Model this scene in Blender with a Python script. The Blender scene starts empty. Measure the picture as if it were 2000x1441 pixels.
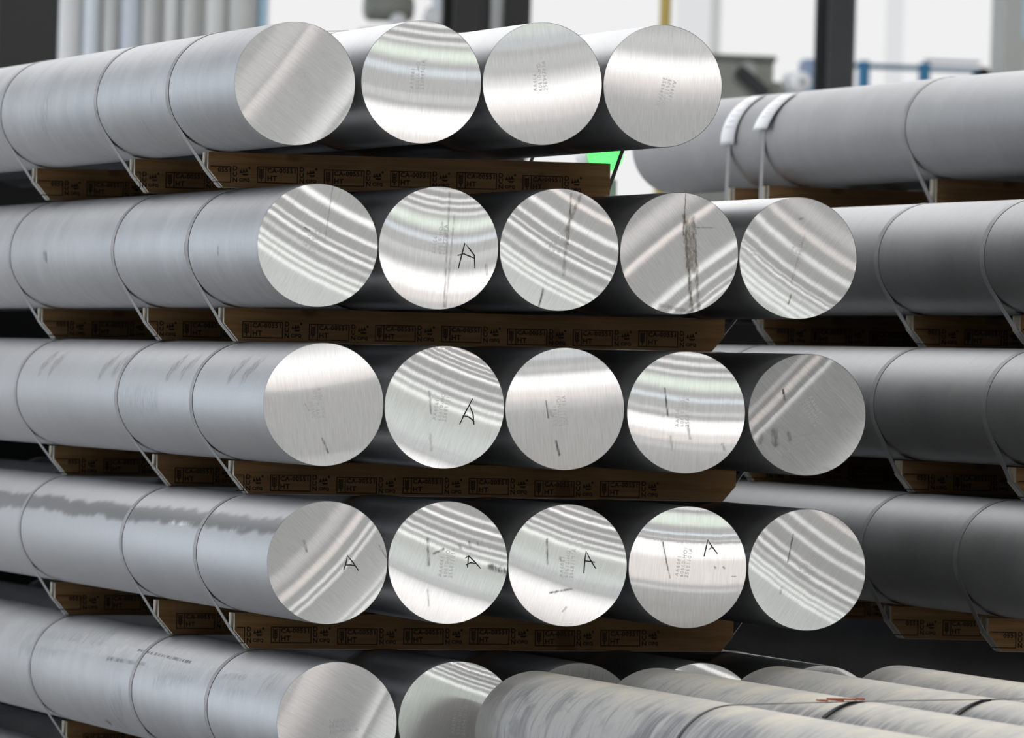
import bpy, bmesh, math, random
from mathutils import Vector, Matrix

# ------------------------------------------------------------------ camera, world, exposure
SC = bpy.context.scene
COL = SC.collection
random.seed(7)
cam_d = bpy.data.cameras.new('camera')
cam = bpy.data.objects.new('camera', cam_d)
COL.objects.link(cam)
fw = Vector((0.227003, 0.973894, 0.000783)); rt = Vector((0.973450, -0.226924, 0.030004)); up = Vector((-0.029399, 0.006049, 0.999549))
CAM = Vector((-4.6, -19.414, 1.40))
cam.matrix_world = Matrix(((rt.x, up.x, -fw.x, CAM.x), (rt.y, up.y, -fw.y, CAM.y), (rt.z, up.z, -fw.z, CAM.z), (0, 0, 0, 1)))
cam_d.sensor_width = 36.0
cam_d.lens = 307.73
cam_d.clip_end = 400
cam_d.dof.use_dof = True
cam_d.dof.focus_distance = 19.95
cam_d.dof.aperture_fstop = 9.5
SC.camera = cam
SC.cycles.use_light_tree = False
SC.view_settings.view_transform = 'Standard'
SC.view_settings.look = 'None'
SC.view_settings.gamma = 1.0
SC.view_settings.exposure = 0.0
SC.view_settings.use_curve_mapping = False
W = bpy.data.worlds.new('world'); SC.world = W
W.use_nodes = True
W.node_tree.nodes['Background'].inputs[0].default_value = (0.9, 0.95, 1.0, 1)
W.node_tree.nodes['Background'].inputs[1].default_value = 0.05

R = 0.14
LEN = 6.8
HALL_X0, HALL_X1, HALL_Y0, HALL_Y1, HALL_Z = -30.0, 34.0, -50.0, 36.0, 12.2
AZ = Vector((0.227, -0.974, 0.0))          # the way the cut faces look out into the hall
P0 = Vector((0.05, 0.0, 1.40))

LIGHT = dict(lamp=85.0, sky=1900.0, front=620.0, win=0.875, left=5.3, door=6.5, green=3.4, blue=3.8, slot=6.0, front_pane=1.0, ridge=.42)

def area_light(name, loc, aim, sx, sy, power, color=(1, 1, 1), shape='RECTANGLE'):
    d = bpy.data.lights.new(name, 'AREA'); d.shape = shape; d.size = sx
    if shape in ('RECTANGLE', 'ELLIPSE'): d.size_y = sy
    d.energy = power; d.color = color
    o = bpy.data.objects.new(name, d); COL.objects.link(o)
    o.location = loc
    o.rotation_euler = Vector(aim).to_track_quat('-Z', 'Y').to_euler()
    return o

# one aisle of round ceiling lamps going away down the hall in front of the cut faces
LAMP_PHI = [('L0', .262, .6, (1, .94, .9)), ('pink', .243, 1.15, (1, .88, .82)), ('l1', .2135, 1.15, (1, 1, .97)), ('l2', .191, 1.0, (1, 1, .98)),
            ('dbl', .163, .8, (1, .99, .95)), ('bright', .149, 1.2, (1, 1, .98)), ('faint', .136, .55, (1, 1, .98)), ('l5', .1235, .95, (1, 1, .98)),
            ('l6', .1145, .95, (1, 1, .98)), ('l7', .1055, .95, (1, 1, .98))]
EVENT = {}
for nm, phi, k, colr in LAMP_PHI:
    el = 2 * math.atan(phi)
    dist = (HALL_Z - .5 - P0.z) / math.tan(el)
    p = P0 + AZ * dist; p.z = HALL_Z - .5
    EVENT[nm] = p.copy()
    area_light('ceiling_lamp', p, (0, 0, -1), .5, .5, LIGHT['lamp'] * k * (dist / 30) ** 1.6, colr, 'DISK')
# big overhead fill lamp, added to light the billet tops
area_light('rooflight', (-4.0, 12.0, HALL_Z - .2), (0, 0, -1), 14, 16, LIGHT['sky'], (1, 1, 1))
area_light('rooflight', (-3.0, -8.0, HALL_Z - .2), (0, 0, -1), 12, 6, LIGHT['front'], (1, 1, 1))  # high fill lamp added to lift the grey of the cut faces

area_light('rooflight', (7.0, 17.0, HALL_Z - .2), (0, 0, -1), 8, 4, 1300.0, (1, 1, 1))  # fill lamp added to brighten the background things

def front(z): return Vector((P0.x + 50.05 * .233, HALL_Y0 + .05, z))
EVENT.update(G=front(11.1), Bl=front(9.05), LN=front(5.9), WT=front(4.8), WB=front(1.7), T=front(0.7))

# ------------------------------------------------------------------ helpers
def link(o):
    COL.objects.link(o); return o

def tag(o, label=None, cat=None, group=None, kind=None):
    if label: o['label'] = label
    if cat: o['category'] = cat
    if group: o['group'] = group
    if kind: o['kind'] = kind
    return o

def mesh_obj(name, me, parent=None, loc=(0, 0, 0), mat=None):
    o = bpy.data.objects.new(name, me); link(o); o.location = loc
    if parent: o.parent = parent
    if mat is not None and not me.materials: me.materials.append(mat)
    return o

def from_bm(name, bm, mats=(), smooth=False):
    me = bpy.data.meshes.new(name)
    bmesh.ops.recalc_face_normals(bm, faces=bm.faces)
    bm.to_mesh(me); bm.free()
    for m in mats: me.materials.append(m)
    if smooth: me.polygons.foreach_set('use_smooth', [True] * len(me.polygons))
    return me

def add_box(bm, x0, x1, y0, y1, z0, z1, mi=0):
    v = [bm.verts.new(p) for p in ((x0, y0, z0), (x1, y0, z0), (x1, y1, z0), (x0, y1, z0), (x0, y0, z1), (x1, y0, z1), (x1, y1, z1), (x0, y1, z1))]
    for q in ((0, 3, 2, 1), (4, 5, 6, 7), (0, 1, 5, 4), (1, 2, 6, 5), (2, 3, 7, 6), (3, 0, 4, 7)):
        bm.faces.new([v[i] for i in q]).material_index = mi

def box_mesh(name, x0, x1, y0, y1, z0, z1, mat, bev=0.0):
    bm = bmesh.new(); add_box(bm, x0, x1, y0, y1, z0, z1)
    if bev: bmesh.ops.bevel(bm, geom=bm.edges[:], offset=bev, segments=2, affect='EDGES')
    return from_bm(name, bm, [mat])

def cyl_mesh(name, r, z0, z1, mat, n=32, axis='Z', bev=0.0, r2=None):
    bm = bmesh.new(); r2 = r if r2 is None else r2
    prof = [(r, z0), (r2, z1)]
    if bev: prof = [(r - bev, z0), (r, z0 + bev), (r2, z1 - bev), (r2 - bev, z1)]
    rings = []
    for (rr, h) in prof:
        ring = []
        for i in range(n):
            a = 2 * math.pi * i / n
            c, s = rr * math.cos(a), rr * math.sin(a)
            ring.append(bm.verts.new({'Z': (c, s, h), 'Y': (c, h, s), 'X': (h, c, s)}[axis]))
        rings.append(ring)
    for A, B in zip(rings, rings[1:]):
        for i in range(n):
            bm.faces.new((A[i], A[(i + 1) % n], B[(i + 1) % n], B[i])).smooth = True
    bm.faces.new(rings[0]); bm.faces.new(rings[-1])
    me = from_bm(name, bm, [mat])
    return me

class NT:
    def __init__(self, name):
        self.m = bpy.data.materials.new(name); self.m.use_nodes = True
        self.t = self.m.node_tree; self.t.nodes.clear()
        self.out = self.t.nodes.new('ShaderNodeOutputMaterial')
    def n(self, typ, ins=None, **props):
        nd = self.t.nodes.new(typ)
        for k, v in props.items(): setattr(nd, k, v)
        for k, v in (ins or {}).items():
            s = nd.inputs[k]
            if isinstance(v, bpy.types.NodeSocket): self.t.links.new(v, s)
            else: s.default_value = v
        return nd
    def math(self, op, a, b=0.0, c=None, clamp=False):
        ins = {0: a, 1: b}
        if c is not None: ins[2] = c
        return self.n('ShaderNodeMath', ins, operation=op, use_clamp=clamp).outputs[0]
    def vec(self, op, a, b=(0, 0, 0), scale=None):
        ins = {0: a, 1: b}
        if scale is not None: ins['Scale'] = scale
        nd = self.n('ShaderNodeVectorMath', ins, operation=op)
        return nd.outputs['Value'] if op in ('DOT_PRODUCT', 'LENGTH', 'DISTANCE') else nd.outputs['Vector']
    def comb(self, x, y, z=0.0):
        return self.n('ShaderNodeCombineXYZ', {0: x, 1: y, 2: z}).outputs[0]
    def noise(self, v, scale=1.0, detail=2.0, rough=.5, dist=0.0):
        return self.n('ShaderNodeTexNoise', {'Vector': v, 'Scale': scale, 'Detail': detail, 'Roughness': rough, 'Distortion': dist}).outputs[0]
    def smooth(self, x, a, b, lo=0.0, hi=1.0):
        return self.n('ShaderNodeMapRange', {'Value': x, 'From Min': a, 'From Max': b, 'To Min': lo, 'To Max': hi}, interpolation_type='SMOOTHSTEP').outputs[0]
    def mix(self, f, a, b):
        nd = self.n('ShaderNodeMix', data_type='RGBA')
        for i, v in ((0, f), (6, a), (7, b)):
            if isinstance(v, bpy.types.NodeSocket): self.t.links.new(v, nd.inputs[i])
            else: nd.inputs[i].default_value = v if i == 0 or len(v) == 4 else (*v, 1)
        return nd.outputs[2]
    def segment(self, p, a, b, w, jitter=None, soft=.5):
        """0..1 mask of a soft-edged stroke from a to b in the (x, y) of p"""
        ba = (b[0] - a[0], b[1] - a[1], 0); L2 = max(ba[0] ** 2 + ba[1] ** 2, 1e-9)
        pa = self.vec('SUBTRACT', p, (a[0], a[1], 0))
        h = self.math('DIVIDE', self.vec('DOT_PRODUCT', pa, ba), L2, clamp=True)
        d = self.vec('DISTANCE', pa, self.vec('SCALE', ba, scale=h))
        if jitter is not None: d = self.math('MULTIPLY_ADD', jitter, w * 1.2, d)
        return self.smooth(d, w * soft, w, 1.0, 0.0)
    def surf(self, s):
        self.t.links.new(s, self.out.inputs[0]); return self.m

def plain(name, color, rough=.6, metal=0.0, var=.12, scale=3.0, emit=None, es=1.0, spec=.5):
    t = NT(name)
    tc = t.n('ShaderNodeTexCoord').outputs['Object']
    nz = t.noise(tc, scale, 4)
    c = t.mix(nz, tuple(max(0, x * (1 - var)) for x in color), tuple(min(1, x * (1 + var)) for x in color))
    p = t.n('ShaderNodeBsdfPrincipled', {'Base Color': c, 'Roughness': rough, 'Metallic': metal, 'Specular IOR Level': spec})
    if emit:
        p.inputs['Emission Color'].default_value = (*emit, 1); p.inputs['Emission Strength'].default_value = es
    return t.surf(p.outputs[0])

def emission(name, color, strength):
    t = NT(name)
    return t.surf(t.n('ShaderNodeEmission', {'Color': (*color, 1), 'Strength': strength}).outputs[0])

# ------------------------------------------------------------------ materials
def body_material(name, seed=0.0, tone=.46, blotch=.10, strokes=(), wavy=False, rough=.60):
    """mill-finish aluminium skin; strokes: (y0, angle0, y1, angle1, half width m, colour, strength), angle in degrees above the left side"""
    t = NT(name)
    tc = t.n('ShaderNodeTexCoord').outputs['Object']
    x, y, z = (t.n('ShaderNodeSeparateXYZ', {0: tc}).outputs[i] for i in range(3))
    ang = t.math('ARCTAN2', z, t.math('MULTIPLY', x, -1.0))
    arc = t.math('MULTIPLY', ang, R)
    p = t.comb(y, arc, 0.0)
    off = t.vec('ADD', tc, (seed * 3.1, seed * 1.7, seed * .9))
    big = t.noise(off, 5.0, 4, .6)
    rings = t.noise(t.comb(t.math('MULTIPLY', y, 34.0), t.math('MULTIPLY', arc, 3.5), seed), 1.0, 4, .6, .4)
    fine = t.noise(t.comb(t.math('MULTIPLY', y, 220.0), t.math('MULTIPLY', arc, 25.0), seed), 1.0, 3)
    grain = t.noise(off, 260.0, 2)
    v = t.math('MULTIPLY_ADD', t.math('SUBTRACT', big, .5), blotch * 3.0, 1.0)
    v = t.math('MULTIPLY_ADD', t.math('SUBTRACT', rings, .5), blotch * 1.1, v)
    v = t.math('MULTIPLY_ADD', t.math('SUBTRACT', fine, .5), .05, v)
    v = t.math('MULTIPLY_ADD', t.math('SUBTRACT', grain, .5), .22, v)
    v = t.math('MULTIPLY', v, tone)
    c = t.n('ShaderNodeCombineColor', {0: v, 1: t.math('MULTIPLY', v, 1.005), 2: t.math('MULTIPLY', v, 1.02)}).outputs[0]
    ro = t.math('MULTIPLY_ADD', t.math('SUBTRACT', big, .5), .12, rough)
    jit = t.math('SUBTRACT', t.noise(t.comb(t.math('MULTIPLY', y, 40.0), t.math('MULTIPLY', arc, 40.0), seed), 1.0, 4), .5)
    for (y0, a0, y1, a1, w, colr, st) in strokes:
        m = t.segment(p, (y0, math.radians(a0) * R), (y1, math.radians(a1) * R), w, jit, .35)
        br = t.smooth(t.noise(t.comb(t.math('MULTIPLY', y, 70.0), t.math('MULTIPLY', arc, 30.0), seed + 4), 1.0, 3), .35, .6)
        c = t.mix(t.math('MULTIPLY', t.math('MULTIPLY', m, br), st), c, colr)
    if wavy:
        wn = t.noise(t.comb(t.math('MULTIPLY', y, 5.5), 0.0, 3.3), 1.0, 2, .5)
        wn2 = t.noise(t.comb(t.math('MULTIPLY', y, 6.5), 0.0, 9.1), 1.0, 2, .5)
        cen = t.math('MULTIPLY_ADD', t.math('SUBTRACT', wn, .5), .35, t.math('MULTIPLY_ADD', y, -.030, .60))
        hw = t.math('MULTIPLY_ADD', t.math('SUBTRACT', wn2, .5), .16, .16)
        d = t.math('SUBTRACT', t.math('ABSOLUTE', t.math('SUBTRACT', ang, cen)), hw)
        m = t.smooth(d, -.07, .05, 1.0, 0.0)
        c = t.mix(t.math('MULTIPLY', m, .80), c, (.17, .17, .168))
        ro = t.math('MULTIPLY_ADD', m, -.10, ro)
    b = t.n('ShaderNodeBump', {'Height': t.math('ADD', rings, t.math('MULTIPLY', grain, .15)), 'Strength': .035, 'Distance': .01}).outputs[0]
    pr = t.n('ShaderNodeBsdfPrincipled', {'Base Color': c, 'Metallic': 1.0, 'Roughness': ro, 'Normal': b})
    return t.surf(pr.outputs[0])

def dirty_material(name, seed):
    t = NT(name)
    tc = t.n('ShaderNodeTexCoord').outputs['Object']
    x, y, z = (t.n('ShaderNodeSeparateXYZ', {0: tc}).outputs[i] for i in range(3))
    ang = t.math('ARCTAN2', z, t.math('MULTIPLY', x, -1.0))
    arc = t.math('MULTIPLY', ang, R)
    off = t.vec('ADD', tc, (seed * 2.3, seed * 5.1, seed))
    n1 = t.noise(off, 6.0, 5, .6, .6)
    smear = t.noise(t.comb(t.math('MULTIPLY', y, 34.0), t.math('MULTIPLY', arc, 7.0), seed), 1.0, 5, .6, .5)
    blot = t.noise(t.comb(t.math('MULTIPLY', y, 7.0), t.math('MULTIPLY', arc, 12.0), seed + 3), 1.0, 5, .6, .8)
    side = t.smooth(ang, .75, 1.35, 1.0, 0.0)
    grit = t.noise(off, 180.0, 3)
    c = t.mix(t.smooth(n1, .38, .62), (.56, .54, .49), (.70, .64, .52))
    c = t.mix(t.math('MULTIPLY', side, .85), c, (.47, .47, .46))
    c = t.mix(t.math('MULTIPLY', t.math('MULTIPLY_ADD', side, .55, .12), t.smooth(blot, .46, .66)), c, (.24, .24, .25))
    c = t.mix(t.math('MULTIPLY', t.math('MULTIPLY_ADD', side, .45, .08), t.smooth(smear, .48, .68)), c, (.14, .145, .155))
    c = t.mix(t.math('MULTIPLY', t.smooth(grit, .5, .75), .18), c, (.25, .23, .19))
    # patch of grey scuffing where the log has been rolled
    patch = t.math('MULTIPLY', t.smooth(t.math('ABSOLUTE', t.math('SUBTRACT', ang, .55)), .3, .55, 1.0, 0.0),
                   t.smooth(t.math('ABSOLUTE', t.math('ADD', y, 1.55 + .3 * (seed % 2))), .35, .60, 1.0, 0.0))
    c = t.mix(t.math('MULTIPLY', patch, t.smooth(smear, .34, .58, 0, .85)), c, (.17, .175, .19))
    bright = t.smooth(t.noise(t.comb(t.math('MULTIPLY', y, 16.0), t.math('MULTIPLY', arc, 5.0), seed + 8), 1.0, 3), .74, .78)
    c = t.mix(bright, c, (.85, .85, .85))
    # smoother, darker band at the end of the log
    endb = t.smooth(y, -.28, -.10)
    c = t.mix(t.math('MULTIPLY', endb, .65), c, (.20, .185, .16))
    b = t.n('ShaderNodeBump', {'Height': smear, 'Strength': .12, 'Distance': .01}).outputs[0]
    pr = t.n('ShaderNodeBsdfPrincipled', {'Base Color': c, 'Metallic': .2, 'Roughness': .5, 'Normal': b})
    return t.surf(pr.outputs[0])

def phi_of(face, ev, g):
    v = (CAM - face).normalized(); l = (EVENT[ev] - face).normalized(); h = l + v
    return (h.x * g[0] + h.z * g[1]) / -h.y

def face_material(name, face, beta, anchors, q=.12, jag=1.0, seed=0.0, stains=(), base=.90, soft=.0020, share=.45):
    """saw-cut end grain: grooves run square to the bands, each groove tilts a little, and the saw's wander
    tilts the whole cut along the grooves by the angle curve fixed at `anchors` (position, lamp it mirrors)"""
    b = math.radians(beta); g = (-math.sin(b), math.cos(b))
    pts = sorted((s, phi_of(face, e, g) if isinstance(e, str) else phi_of(face, e[0], g) + e[1]) for s, e in anchors)
    if len(pts) == 1: pts.append((pts[0][0] + 1.0, pts[0][1] + .05))
    s0, s1, sn, sm = pts[0], pts[1], pts[-1], pts[-2]
    lo = (s0[1] - s1[1]) / (s0[0] - s1[0]); hi = (sn[1] - sm[1]) / (sn[0] - sm[0])
    S = 1.5
    if s0[0] > -S: pts.insert(0, (-S, s0[1] + lo * (-S - s0[0])))
    if sn[0] < S: pts.append((S, sn[1] + hi * (S - sn[0])))
    ph = [p[1] for p in pts]; p0, p1 = min(ph), max(ph); span = max(p1 - p0, 1e-4)
    t = NT(name)
    tc = t.n('ShaderNodeTexCoord').outputs['Object']
    s = t.vec('DOT_PRODUCT', tc, (g[0] / R, 0, g[1] / R))
    c = t.vec('DOT_PRODUCT', tc, (g[1] / R, 0, -g[0] / R))
    n1 = t.noise(t.comb(t.math('MULTIPLY', c, 66.0), t.math('MULTIPLY', s, 1.5), seed), 1.0, 1, .6)
    n2 = t.noise(t.comb(t.math('MULTIPLY', c, 150.0), t.math('MULTIPLY', s, 1.2), seed + 5), 1.0, 2, .6)
    n3 = t.noise(t.comb(t.math('MULTIPLY', c, 1.2), t.math('MULTIPLY', s, .5), seed + 9), 1.0, 1)
    s2 = t.math('MULTIPLY_ADD', t.math('MULTIPLY', c, c), -q, s)
    s2 = t.math('MULTIPLY_ADD', t.math('SUBTRACT', n1, .5), .060 * jag, s2)
    s2 = t.math('MULTIPLY_ADD', t.math('SUBTRACT', n2, .5), .085 * jag, s2)
    s2 = t.math('MULTIPLY_ADD', t.math('SUBTRACT', n3, .5), .03, s2)
    fc = t.n('ShaderNodeFloatCurve', {'Value': t.math('MULTIPLY_ADD', s2, 1 / (2 * S), .5)})
    cu = fc.mapping.curves[0]
    def P(p): return ((p[0] + S) / (2 * S), (p[1] - p0) / span)
    cu.points[0].location = P(pts[0]); cu.points[1].location = P(pts[-1])
    for p in pts[1:-1]: cu.points.new(*P(p))
    for p in cu.points: p.handle_type = 'AUTO_CLAMPED'
    fc.mapping.update()
    phi = t.math('MULTIPLY_ADD', fc.outputs[0], span, p0)
    N = t.vec('NORMALIZE', t.vec('ADD', t.vec('SCALE', (g[0], 0, g[1]), scale=phi), (0, -1, 0)))
    T = t.vec('NORMALIZE', t.vec('ADD', t.vec('SCALE', (0, 1, 0), scale=phi), (g[0], 0, g[1])))
    fine = t.noise(t.comb(t.math('MULTIPLY', c, 60.0), t.math('MULTIPLY', s, 3.0), seed + 2), 1.0, 3, .7)
    fl = t.math('MULTIPLY_ADD', t.math('SUBTRACT', fine, .5), .46, base)
    fcol = t.n('ShaderNodeCombineColor', {0: fl, 1: t.math('MULTIPLY', fl, .995), 2: t.math('MULTIPLY', fl, .99)}).outputs[0]
    ax, ay = soft, (.30 if abs(beta) > 36 else .17)
    sharp = t.n('ShaderNodeBsdfAnisotropic', {'Color': fcol, 'Roughness': math.sqrt(math.sqrt(ax * ay)), 'Anisotropy': 1 - math.sqrt(ax / ay), 'Normal': N, 'Tangent': T}, distribution='BECKMANN')
    broad = t.n('ShaderNodeBsdfAnisotropic', {'Color': fcol, 'Roughness': .46, 'Anisotropy': 0.0}, distribution='GGX')
    dif = t.n('ShaderNodeBsdfDiffuse', {'Color': fcol})
    m1 = t.n('ShaderNodeMixShader', {0: .25, 1: broad.outputs[0], 2: dif.outputs[0]})
    m2 = t.n('ShaderNodeMixShader', {0: share, 1: m1.outputs[0], 2: sharp.outputs[0]})
    last = m2.outputs[0]
    if stains:
        xz = t.n('ShaderNodeSeparateXYZ', {0: tc})
        p = t.comb(t.math('DIVIDE', xz.outputs[0], R), t.math('DIVIDE', xz.outputs[2], R), 0.0)
        jit = t.math('SUBTRACT', t.noise(t.vec('ADD', p, (seed, 2, 0)), 16.0, 4, .65), .45)
        br = t.smooth(t.noise(t.vec('MULTIPLY', p, (30.0, 9.0, 1.0)), 1.0, 4, .6), .34, .6)
        for (xa, za, xb, zb, w, colr, st) in stains:
            m = t.math('MULTIPLY', t.math('MULTIPLY', t.segment(p, (xa, za), (xb, zb), w, jit, .2), t.math('MULTIPLY_ADD', br, .7, .3)), st)
            sd = t.n('ShaderNodeBsdfPrincipled', {'Base Color': (*colr, 1), 'Roughness': .55})
            last = t.n('ShaderNodeMixShader', {0: m, 1: last, 2: sd.outputs[0]}).outputs[0]
    return t.surf(last)

def wood_material(name, col_a, col_b, end=False):
    t = NT(name)
    tc = t.n('ShaderNodeTexCoord').outputs['Object']
    if end:
        v = t.vec('MULTIPLY', tc, (3, 60, 60)); n = t.noise(v, 1.0, 4, .6, 1.0)
    else:
        v = t.vec('MULTIPLY', tc, (4, 40, 70)); n = t.noise(v, 1.0, 5, .6, .8)
    knots = t.noise(tc, 7.0, 2)
    c = t.mix(t.smooth(n, .3, .7), col_a, col_b)
    c = t.mix(t.smooth(knots, .66, .74, 0, .6), c, tuple(x * .45 for x in col_a))
    bp = t.n('ShaderNodeBump', {'Height': n, 'Strength': .25, 'Distance': .004}).outputs[0]
    return t.surf(t.n('ShaderNodeBsdfPrincipled', {'Base Color': c, 'Roughness': .75, 'Normal': bp, 'Specular IOR Level': .25}).outputs[0])

M = {}
M['wood'] = wood_material('sawn_timber', (.27, .148, .062), (.40, .24, .11))
M['wood_end'] = wood_material('timber_end_grain', (.55, .48, .38), (.72, .66, .55), True)
M['strap'] = plain('steel_strapping', (.36, .365, .37), .45, .8, .15, 40)
M['strap_dark'] = plain('blackened_strapping', (.06, .06, .06), .5, .6, .15, 40)
M['ink'] = plain('black_stamp_ink', (.045, .035, .03), .8, 0, .3, 60, spec=.1)
M['pen'] = plain('black_marker', (.015, .015, .015), .6, 0, .2, 60)
M['etch'] = plain('etched_dots', (.80, .80, .80), .55, .9, .05, 200)
M['paper'] = plain('white_paper_tag', (.86, .87, .88), .7, 0, .05, 30)
M['print'] = plain('grey_print', (.66, .68, .72), .7, 0, .1, 30)
M['floor'] = plain('concrete_floor', (.36, .36, .355), .45, 0, .15, 1.5)
M['roof'] = plain('ceiling_panels', (.55, .55, .55), .8, 0, .06, 1)
M['wall'] = plain('white_wall_panel', (.5, .5, .5), .7, 0, .04, 1)
M['dark'] = plain('dark_painted_steel', (.009, .009, .009), .5, 0, .2, 4)
M['darkgrey'] = plain('charcoal_painted_steel', (.024, .025, .027), .45, 0, .2, 4)
M['grey'] = plain('grey_painted_steel', (.36, .37, .36), .5, 0, .1, 4)
M['lightgrey'] = plain('light_grey_sheet', (.80, .81, .82), .45, .2, .08, 3)
M['midgrey'] = plain('mid_grey_sheet', (.58, .59, .575), .5, .2, .12, 3)
M['bluegrey'] = plain('blue_grey_sheet', (.72, .78, .84), .4, .1, .08, 3)
M['paleblue'] = plain('pale_blue_trim', (.42, .60, .74), .5, 0, .05, 3)
M['olive'] = plain('ochre_paint', (.42, .31, .07), .5, 0, .15, 5)
M['sage'] = plain('grey_green_machine_paint', (.24, .25, .22), .55, 0, .25, 6)
M['blue'] = plain('blue_rail_paint', (.10, .24, .40), .5, 0, .2, 5)
M['white'] = plain('white_paint', (.82, .83, .84), .5, 0, .05, 5)
M['rubber'] = plain('black_rubber', (.018, .018, .02), .7, 0, .2, 20)
M['orange'] = plain('orange_tape', (.50, .12, .035), .6, 0, .25, 90)
M['glow'] = emission('green_lamp_lens', (.08, 1.0, .12), 2.6)
M['pane'] = emission('daylit_frosted_pane', (1.0, 1.0, 1.0), LIGHT['win'])
M['pane_left'] = emission('daylit_left_pane', (.82, .90, 1.0), LIGHT['left'])
M['door_light'] = emission('daylight_in_dock_door', (1.0, .985, .97), LIGHT['door'])
M['door_low'] = emission('daylight_on_yard', (1.0, .90, .86), LIGHT['door'] * .62)
M['pane_green'] = emission('greenish_pane', (.88, 1.0, .86), LIGHT['green'])
M['pane_blue'] = emission('bluish_pane', (.78, .90, 1.0), LIGHT['blue'])
M['pane_front'] = emission('daylit_front_pane', (1, 1, 1), LIGHT['front_pane'])
M['pane_ridge'] = emission('daylit_roof_pane', (1, 1, 1), LIGHT['ridge'])
M['pane_dim'] = emission('double_frosted_pane', (.98, .99, 1.0), LIGHT['win'] * .86)
M['pane_dimmer'] = emission('ribbed_frosted_pane', (.95, .98, .96), LIGHT['win'] * .62)
M['slot'] = emission('bright_slot', (1, 1, 1), LIGHT['slot'])

# ------------------------------------------------------------------ the hall
def struct(name, me, loc=(0, 0, 0), parent=None):
    o = mesh_obj(name, me, parent, loc)
    if not parent: o['kind'] = 'structure'
    return o

struct('floor', box_mesh('floor', HALL_X0, HALL_X1, HALL_Y0, HALL_Y1, -.2, 0, M['floor']))
struct('ceiling', box_mesh('ceiling', HALL_X0, HALL_X1, HALL_Y0, HALL_Y1, HALL_Z, HALL_Z + .2, M['roof']))
wb = struct('wall_back', box_mesh('wall_back', HALL_X0, HALL_X1, HALL_Y1, HALL_Y1 + .3, 0, HALL_Z, M['wall']))
wl = struct('wall_left', box_mesh('wall_left', HALL_X0 - .3, HALL_X0, HALL_Y0, HALL_Y1, 0, HALL_Z, M['wall']))
struct('wall_right', box_mesh('wall_right', HALL_X1, HALL_X1 + .3, HALL_Y0, HALL_Y1, 0, HALL_Z, M['wall']))
wf = struct('wall_front', box_mesh('wall_front', HALL_X0, HALL_X1, HALL_Y0 - .3, HALL_Y0, 0, HALL_Z, M['wall']))

def window(n, x0, x1, y, z0, z1, mat, thick=.05, frame=.09, mull=()):
    w = bpy.data.objects.new('window_%d' % n, None); link(w); w['kind'] = 'structure'
    mesh_obj('pane', box_mesh('pane', x0, x1, y - thick / 2, y + thick / 2, z0, z1, mat), w)
    bm = bmesh.new()
    s = .04
    for a, b_, c, d in ((x0 - frame, x0, z0 - frame, z1 + frame), (x1, x1 + frame, z0 - frame, z1 + frame), (x0, x1, z0 - frame, z0), (x0, x1, z1, z1 + frame)):
        add_box(bm, a, b_, y - thick - s, y + thick, c, d)
    mesh_obj('frame', from_bm('frame', bm, [M['white']]), w)
    for mx, mw in mull:
        mesh_obj('mullion', box_mesh('mullion', mx - mw / 2, mx + mw / 2, y - thick - s, y - thick / 2, z0, z1, M['lightgrey']), w)
    return w

# tall frosted windows in the back wall
wx = [(-29.0, -19.5), (-19.0, -10.0), (-9.5, -.5), (0.0, 12.4), (12.9, 19.5)]
for i, (a, b_) in enumerate(wx):
    window(i + 1, a, b_, HALL_Y1 - .1, 1.9, 7.5, M['pane'], mull=[(a + (b_ - a) * k / 4, .10) for k in (1, 2, 3)] if i != 3 else [(2.2, .1), (4.4, .1)])
w4 = bpy.data.objects['window_4']
for a, b_, m_ in ((9.311, 9.534, 'pane_dim'), (9.543, 9.603, 'pane_dimmer'), (10.73, 10.84, 'pane_dim')):  # pale panel, its edge and a faint upright, given a dim glow
    mesh_obj('pane', box_mesh('pane', a, b_, HALL_Y1 - .17, HALL_Y1 - .13, 1.9, 7.5, M[m_]), w4)
# bluish daylight down the left side, behind the stacks
wv = bpy.data.objects.new('window_6', None); link(wv); wv['kind'] = 'structure'
mesh_obj('pane', box_mesh('pane', HALL_X0 + .02, HALL_X0 + .08, 2.0, 34.0, .5, 8.5, M['pane_left']), wv)
bm = bmesh.new()
for k in range(9): add_box(bm, HALL_X0 + .05, HALL_X0 + .16, 2 + k * 4 - .08, 2 + k * 4 + .08, .4, 8.6)
mesh_obj('frame', from_bm('frame', bm, [M['white']]), wv)
# front wall, behind the camera: dock door, slot window, two clerestory strips
XC = EVENT['G'].x
dr = bpy.data.objects.new('door_1', None); link(dr); dr['kind'] = 'structure'
mesh_obj('opening', box_mesh('opening', XC - 4.5, XC + 4.5, HALL_Y0 + .01, HALL_Y0 + .05, 2.6, 4.8, M['door_light']), dr)
mesh_obj('opening', box_mesh('opening', XC - 4.5, XC + 4.5, HALL_Y0 + .01, HALL_Y0 + .05, 1.3, 2.6, M['door_low']), dr)
bm = bmesh.new()
for a, b_, c, d in ((XC - 4.8, XC - 4.5, 0, 5.1), (XC + 4.5, XC + 4.8, 0, 5.1), (XC - 4.5, XC + 4.5, 4.8, 5.1)): add_box(bm, a, b_, HALL_Y0, HALL_Y0 + .15, c, d)
mesh_obj('door_frame', from_bm('door_frame', bm, [M['grey']]), dr)
window(11, XC - 8, XC + 8, HALL_Y0 + .0, .1, 12.0, M['pane_front'], thick=.012, frame=.02)  # glowing panel added so the cut faces mirror a paler grey
rw = bpy.data.objects.new('window_12', None); link(rw); rw['kind'] = 'structure'
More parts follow.
